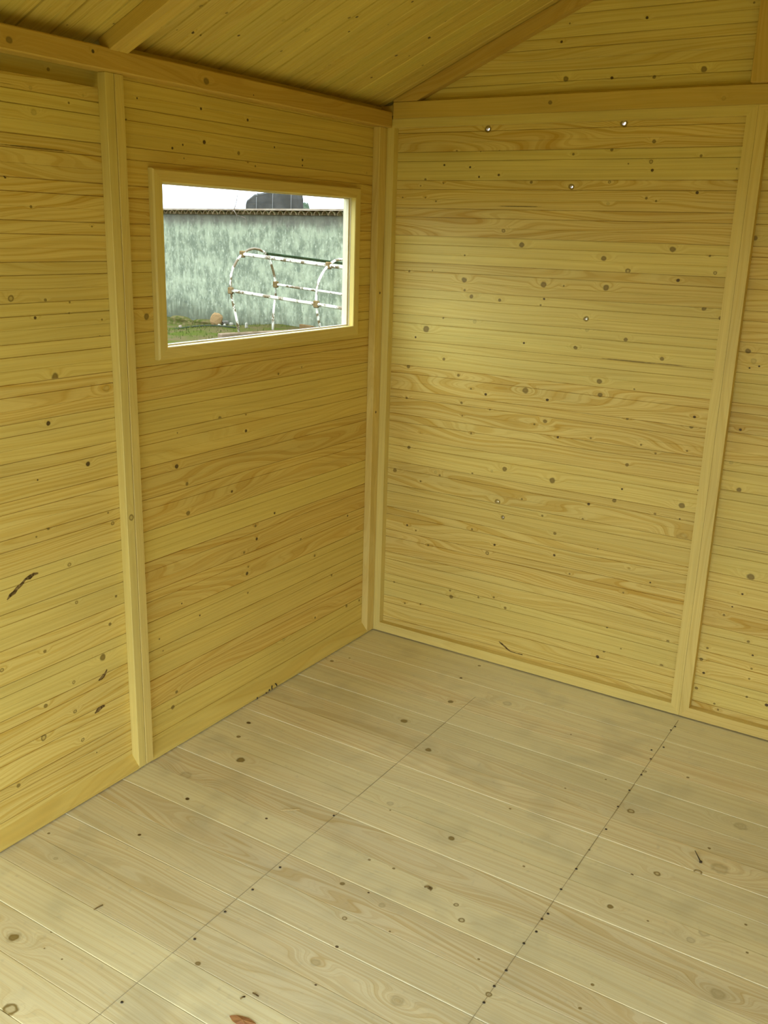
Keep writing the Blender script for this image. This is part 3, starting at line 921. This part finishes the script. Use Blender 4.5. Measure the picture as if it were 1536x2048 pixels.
HP = [(0.0, -0.02), (-0.040, .17), (-0.096, .375), (-.138, .54), (-.153, .70), (-.138, .853), (-.095, .965), (-.033, 1.055), (.040, 1.13), (.123, 1.193), (.215, 1.235), (.314, 1.25),
      (.42, 1.238), (.524, 1.195), (.595, 1.125), (.649, 1.035), (.70, .91), (.739, .776), (.752, .66), (.747, .542), (.73, .42), (.709, .293), (.695, .14), (.689, -0.02)]
hf = tag(empty('hoop_frame', F1), 'rusty metal frame of two arched hoops joined by flaking white rails', 'metal frame')
for off in (Vector((0, 0, 0)), OFF):
    put('hoop', tube_bm([HD * a + Vector((0, 0, z)) + off for a, z in HP], 0.020, 8), rp, hf)
for nm, (a, z), mat, r, t0, t1 in (('rail', (-.150, .622), rp, .025, -0.02, 1.55), ('rail', (.085, 1.165), rp, .027, 0.0, 1.55),
                                   ('rail', (.56, 1.178), green, .018, 0.0, 1.55), ('rail', (.752, .70), rp, .020, 0.0, 1.55)):
    p = HD * a + Vector((0, 0, z))
    put(nm, tube_bm([p + OFF * (t0 + (t1 - t0) * k / 6) for k in range(7)], r, 8), mat, hf)
for off in (Vector((0, 0, 0)), OFF):
    for a, z in ((-.150, .622), (.085, 1.165), (.752, .70)):
        p = HD * a + Vector((0, 0, z)) + off
        put('clamp', box_bm(p.x - .04, p.x + .04, p.y - .035, p.y + .035, p.z - .05, p.z + .05, None, .012), rust, hf)
timber = plain('weathered_timber', (0.19, 0.13, 0.08), 0.85, scale=5, col2=(0.11, 0.075, 0.04))
brown = plain('brown_timber', (0.10, 0.055, 0.02), 0.85, scale=4, col2=(0.14, 0.085, 0.035))


def lying(name, p, q, w, h, mat, label, cat, group=None):
    p, q = Vector(p), Vector(q)
    d = q - p
    up = Vector((0, 0, 1))
    s_ = up.cross(d).normalized()
    mw = frame(p, d, s_)
    o = put(name, box_bm(0, d.length, -w / 2, w / 2, 0, h, None, min(w, h) * 0.12), mat, None, mw)
    return tag(o, label, cat, group)


lying('timber_beam', (-8.10, 8.16, -0.13), (-7.60, 9.75, -0.13), 0.12, 0.11, timber, 'weathered timber beam lying under the feet of the hoop frame', 'timber')
b0 = WA + WD * 5.02 + WN * 0.16
lying('plank', (b0.x, b0.y, -0.10), (b0.x + WD.x * 0.36, b0.y + WD.y * 0.36, -0.10), 0.06, 0.10, brown, 'short brown plank lying along the garden wall, left of its twin', 'plank', 'brown planks by the garden wall')
b1 = b0 + WD * 0.38
lying('plank', (b1.x, b1.y, -0.10), (b1.x + WD.x * 0.33, b1.y + WD.y * 0.33, -0.10), 0.06, 0.09, brown, 'short brown plank lying along the garden wall, right of its twin', 'plank', 'brown planks by the garden wall')


def stone(name, loc, sx, sy, sz, mat, label, seed, cat='stone', rot=0.0, tilt=0.0, sub=2, rough_=0.18, group='rubble by the garden wall'):
    bm = bmesh.new()
    bmesh.ops.create_icosphere(bm, subdivisions=sub, radius=1.0)
    r_ = random.Random(seed)
    ph = [r_.uniform(0, 6) for _ in range(6)]
    for v in bm.verts:
        k = 1 + rough_ * (math.sin(3 * v.co.x + ph[0]) + math.sin(4 * v.co.y + ph[1]) + math.sin(3.5 * v.co.z + ph[2]))
        v.co *= k
        # flatten towards a blocky shape
        v.co = Vector([math.copysign(abs(c_) ** 0.75, c_) for c_ in v.co])
    bm.transform(Matrix.Diagonal((sx / 2, sy / 2, sz / 2, 1)))
    bm.transform(Matrix.Rotation(tilt, 4, 'Y'))
    lo = min(v.co.z for v in bm.verts)
    bm.transform(Matrix.Translation((0, 0, -lo - 0.012)))
    o = put(name, bm, mat, None, Matrix.Translation((loc[0], loc[1], ground_z(loc[0], loc[1]))) @ Matrix.Rotation(rot, 4, 'Z'))
    return tag(o, label, cat, group)


tan = plain('tan_sandstone', (0.24, 0.145, 0.06), 0.9, scale=9, col2=(0.17, 0.10, 0.04))
greyst = plain('grey_stone', (0.13, 0.12, 0.09), 0.9, scale=12, col2=(0.08, 0.065, 0.05))
whitest = plain('white_stone', (0.30, 0.27, 0.19), 0.9, scale=14, col2=(0.2, 0.17, 0.11))
pink = plain('pinkish_stone', (0.24, 0.18, 0.125), 0.9, scale=14, col2=(0.16, 0.115, 0.08))
terra = plain('terracotta_shard', (0.22, 0.10, 0.05), 0.85, scale=14, col2=(0.16, 0.07, 0.035))
mossm = plain('moss_green', (0.034, 0.042, 0.008), 0.95, scale=14, col2=(0.085, 0.066, 0.024))
stone('sandstone_block', (-9.74, 9.92), .24, .12, .23, tan, 'large tan sandstone block leaning in the rubble by the garden wall', 1, rot=0.9, tilt=0.35, rough_=.06)
stone('stone', (-9.70, 10.08), .12, .12, .11, greyst, 'grey stone behind the tan sandstone block', 2)
stone('stone', (-9.37, 9.58), .05, .05, .045, whitest, 'left of two small white stones in front of the sandstone block', 3)
stone('stone', (-9.31, 9.65), .055, .05, .045, whitest, 'right of two small white stones in front of the sandstone block', 4)
stone('stone', (-9.58, 10.14), .07, .06, .06, whitest, 'pale stone between the sandstone block and the hoop frame', 5)
stone('stone', (-11.60, 10.66), .10, .09, .09, whitest, 'white rock at the left edge of the window view', 6)
stone('stone', (-10.33, 9.62), .085, .08, .075, pink, 'round pinkish stone on the moss beside the hose', 7)
stone('tile_shard', (-10.98, 10.62), .10, .08, .06, whitest, 'whitish broken tile piece at the foot of the garden wall', 8)
stone('tile_shard', (-10.86, 10.60), .14, .07, .05, terra, 'terracotta tile shard at the foot of the garden wall', 9, rough_=.08)
stone('moss_clump', (-10.85, 10.25), .55, .40, .24, mossm, 'long mossy clump in the rubble at the left', 10, 'moss', sub=3)
stone('moss_clump', (-10.25, 10.25), .50, .40, .16, mossm, 'low mossy clump between the tile shards and the sandstone block', 12, 'moss', sub=3)
stone('stone', (-8.86, 9.70), .05, .05, .09, whitest, 'small upright white stone beside the hoop frame foot', 13)
hose = plain('dark_green_hose', (0.035, 0.045, 0.03), 0.8, var=0.3)
hp = []
for (x, y_) in ((-11.6, 9.55), (-10.9, 9.46), (-10.471, 9.43), (-10.1, 9.40), (-9.842, 9.412), (-9.55, 9.46), (-9.298, 9.478), (-8.95, 9.53)):
    hp.append((x, y_, ground_z(x, y_) + 0.012))
tag(put('garden_hose', tube_bm(hp, 0.014, 6), hose), 'thin dark garden hose lying across the mossy ground', 'hose')
# grass
bm = bmesh.new()
rng = random.Random(21)
for _ in range(2600):
    x, y_ = rng.uniform(-12.5, -7.6), rng.uniform(7.8, 11.0)
    p = Vector((x, y_, 0)) - WA
    if p.dot(WN) < 0.03 or (x > -9.3 and rng.random() < 0.6):
        continue
    h = rng.uniform(0.02, 0.075)
    a = rng.uniform(0, 6.28)
    z = ground_z(x, y_) - 0.01
    w = 0.006
    v = [bm.verts.new((x + math.cos(a) * w, y_ + math.sin(a) * w, z)), bm.verts.new((x - math.cos(a) * w, y_ - math.sin(a) * w, z)),
         bm.verts.new((x + rng.uniform(-.02, .02), y_ + rng.uniform(-.02, .02), z + h))]
    bm.faces.new(v)
grass_m = plain('grass_green', (0.032, 0.06, 0.008), 0.8, scale=2.0, col2=(0.06, 0.068, 0.014))
tag(put('grass', bm, grass_m), 'short green grass between the stones by the garden wall', 'grass', kind='stuff')

# things showing above the garden wall
tarp = plain('grey_tarpaulin', (0.040, 0.038, 0.030), 0.8, scale=4, col2=(0.06, 0.056, 0.045))
st = empty('covered_stack', (-12.70, 15.20, -0.2))
tag(st, 'dark grey tarpaulin covered stack rising behind the garden wall', 'stack')
er = Vector((0.8455, 0.5332, 0)).normalized()
eb = Vector((-0.5332, 0.8455, 0)).normalized()
# silhouette (along er, height) as cross-sections lofted in depth with the ends pulled in
sil = [(-.60, 0), (-.66, 1.4), (-.62, 2.30), (-.595, 2.375), (-.42, 2.512), (-.22, 2.555), (-.05, 2.60), (.30, 2.62), (.60, 2.60), (.625, 2.45), (.61, 1.4), (.60, 0)]
bm = bmesh.new()
secs = []
for dpt, k in ((0, .93), (0.10, 1.0), (0.7, 1.02), (1.3, 1.0), (1.4, .93)):
    secs.append([bm.verts.new(er * a * (1 if k > .95 else .985) + eb * dpt + Vector((0, 0, z * (1 if k > .95 else .985)))) for a, z in sil])
for a, b in zip(secs, secs[1:]):
    for i in range(len(sil) - 1):
        bm.faces.new((a[i], a[i + 1], b[i + 1], b[i]))
bm.faces.new(secs[0])
bm.faces.new(secs[-1][::-1])
bmesh.ops.recalc_face_normals(bm, faces=bm.faces)
put('tarpaulin', bm, tarp, st)
strap = plain('pale_seam', (0.12, 0.11, 0.085), 0.7)
for a, ztop in ((-.36, 2.525), (.02, 2.61), (.45, 2.61)):
    pth = [er * (a - .02) + eb * -0.006 + Vector((0, 0, 1.4)), er * a + eb * -0.006 + Vector((0, 0, ztop - .10)), er * (a + .01) + eb * 0.04 + Vector((0, 0, ztop + .012)),
           er * (a + .01) + eb * 0.7 + Vector((0, 0, ztop + .012))]
    put('seam', tube_bm(pth, 0.010, 6), strap, st)
bushm = plain('dark_leaf_green', (0.04, 0.07, 0.035), 0.8, scale=10, col2=(0.09, 0.10, 0.06))
bm = bmesh.new()
bmesh.ops.create_icosphere(bm, subdivisions=4, radius=1.0)
rng = random.Random(4)
for v in bm.verts:
    v.co *= 1 + rng.uniform(-.05, .05)
    v.co = Vector((v.co.x * .21, v.co.y * .21, v.co.z * 1.16 if v.co.z > 0 else v.co.z * 1.25))
    v.co.z += 1.25
tag(put('shrub', bm, bushm, None, Matrix.Translation((-13.26, 17.25, -0.19))), 'small dark rounded shrub top beyond the garden wall', 'shrub')
hs_ = empty('distant_house', (-23.9, 36.7, -0.2))
tag(hs_, 'far grey house with an eave at the right edge of the window view', 'house')
hwall = plain('pale_render', (0.55, 0.57, 0.52), 0.9, var=.2)
hroof = plain('grey_roof', (0.22, 0.24, 0.22), 0.8, var=.3)
put('house_wall', box_bm(-0.95, 2.2, -0.1, 4, 0, 3.02), hwall, hs_, Matrix.Rotation(0.56, 4, 'Z'))
put('eave', box_bm(-1.15, 2.4, -0.3, 4.2, 3.02, 3.14), hroof, hs_, Matrix.Rotation(0.56, 4, 'Z'))
twm = plain('dry_twig', (0.13, 0.10, 0.07), 0.9)
tw = tag(empty('dry_twigs', WA + WD * 2.85 + WN * 0.06 + Vector((0, 0, 1.88))), 'bare dry twigs hanging over the top of the garden wall', 'twigs')
for pts in (((-.16, -.1, .26), (-.05, .0, .10), (.03, .11, -.03), (.10, .08, -.10), (.30, .06, -.16)), ((.05, .11, -.02), (.12, .09, -.12), (.10, .08, -.22)),
            ((.24, .07, -.13), (.36, .06, -.15), (.42, .06, -.28)), ((-.10, -.05, .17), (-.06, .02, .02), (-.02, .10, -.05))):
    put('twig', tube_bm([WD * a + WN * b + Vector((0, 0, z)) for a, b, z in pts], lambda t: .007 * (1 - .6 * t), 5), twm, tw)

# ------------------------------------------------------------------ small things lying on the shed floor


def ltube(name, pts, r, mat, label, cat, n=6):
    p0 = Vector(pts[0])
    bm = tube_bm([Vector(p) - p0 for p in pts], r, n)
    return tag(put(name, bm, mat, None, Matrix.Translation(p0)), label, cat)


nl = tag(empty('loose_nail', (1.4849, -0.7232, 0.002)), 'loose dark nail lying on the floor beside a big brown knot', 'nail')
d = Vector((1.5098, -0.7615, 0.002)) - Vector((1.4849, -0.7232, 0.002))
put('shank', tube_bm([(0, 0, 0.0006), d], lambda t: 0.0008 if t < 0.1 else 0.0018, 6), steel, nl)
put('nail_head', tube_bm([d, d * 1.035], 0.0042, 8), steel, nl)
ltube('wood_splinter', [(0.3578, -1.7664, .0012), (0.360, -1.755, .0016), (0.3625, -1.7434, .0012)], 0.0013, bark, 'short dark splinter lying near the left end of the floor', 'splinter')
shav = plain('pale_shaving', (0.60, 0.45, 0.17), 0.7)
ltube('wood_shaving', [(0.4731, -1.2028, .0012), (0.482, -1.197, .004), (0.490, -1.187, .0015), (0.502, -1.178, .0015), (0.5131, -1.1701, .003)], 0.0014, shav, 'thin curled wood shaving on the middle of the floor', 'shaving')
ltube('wood_splinter', [(0.9617, -1.2545, .0012), (0.972, -1.249, .003), (0.978, -1.252, .0014), (0.9811, -1.2575, .0012)], 0.0018, bark, 'small crooked dark splinter on the floor right of the pencil line', 'splinter')
ltube('wood_splinter', [(0.8303, -1.754, .0014), (0.838, -1.7545, .0018), (0.8462, -1.7544, .0014)], 0.0014, bark, 'straight dark splinter near the bottom edge, close to the dry leaf', 'splinter')
ltube('wood_splinter', [(0.8191, -1.7811, .0014), (0.8215, -1.776, .003), (0.8236, -1.7713, .0014)], 0.0016, bark, 'tiny dark splinter nearest above the dry leaf', 'splinter')
leafm = plain('dry_leaf_brown', (0.42, 0.20, 0.05), 0.7, scale=40, col2=(0.33, 0.14, 0.05))
lp = [(.8302, -1.8283), (.842, -1.8205), (.8532, -1.8145), (.868, -1.8125), (.8829, -1.8121), (.8898, -1.8150), (.8860, -1.8245), (.8774, -1.8317), (.866, -1.8365), (.8548, -1.8374), (.843, -1.8345)]
bm = bmesh.new()
cx, cy = .862, -1.824
cz_ = 0.006
lo_c, hi_c = bm.verts.new((0, 0, cz_ - .0008)), bm.verts.new((0, 0, cz_))
ring = [(bm.verts.new((a - cx, b - cy, .0012 + .002 * (i % 2))), bm.verts.new((a - cx, b - cy, .0020 + .002 * (i % 2)))) for i, (a, b) in enumerate(lp)]
for i in range(len(lp)):
    j = (i + 1) % len(lp)
    bm.faces.new((hi_c, ring[i][1], ring[j][1]))
    bm.faces.new((lo_c, ring[j][0], ring[i][0]))
    bm.faces.new((ring[i][0], ring[j][0], ring[j][1], ring[i][1]))
bmesh.ops.recalc_face_normals(bm, faces=bm.faces)
tag(put('dry_leaf', bm, leafm, None, Matrix.Translation((cx, cy, 0))), 'orange brown dry leaf on the floor at the bottom edge of the photo', 'leaf')
# black scrawl at the foot of the left wall
ink = plain('black_marker', (0.02, 0.015, 0.01), 0.7)
bm = bmesh.new()
for pts in (((-.6542, .019), (-.656, .012), (-.6545, .0045)), ((-.6363, .0185), (-.630, .013), (-.6275, .006)), ((-.668, .011), (-.672, .005)), ((-.687, .006), (-.6858, .002)), ((-.735, .008), (-.7345, .002))):
    for (a, b), (c_, d_) in zip(pts, pts[1:]):
        tube_bm([(0.0008, a, b), (0.0008, c_, d_)], 0.0020, 5, bm)
put('marker_scrawl', bm, ink, wl)
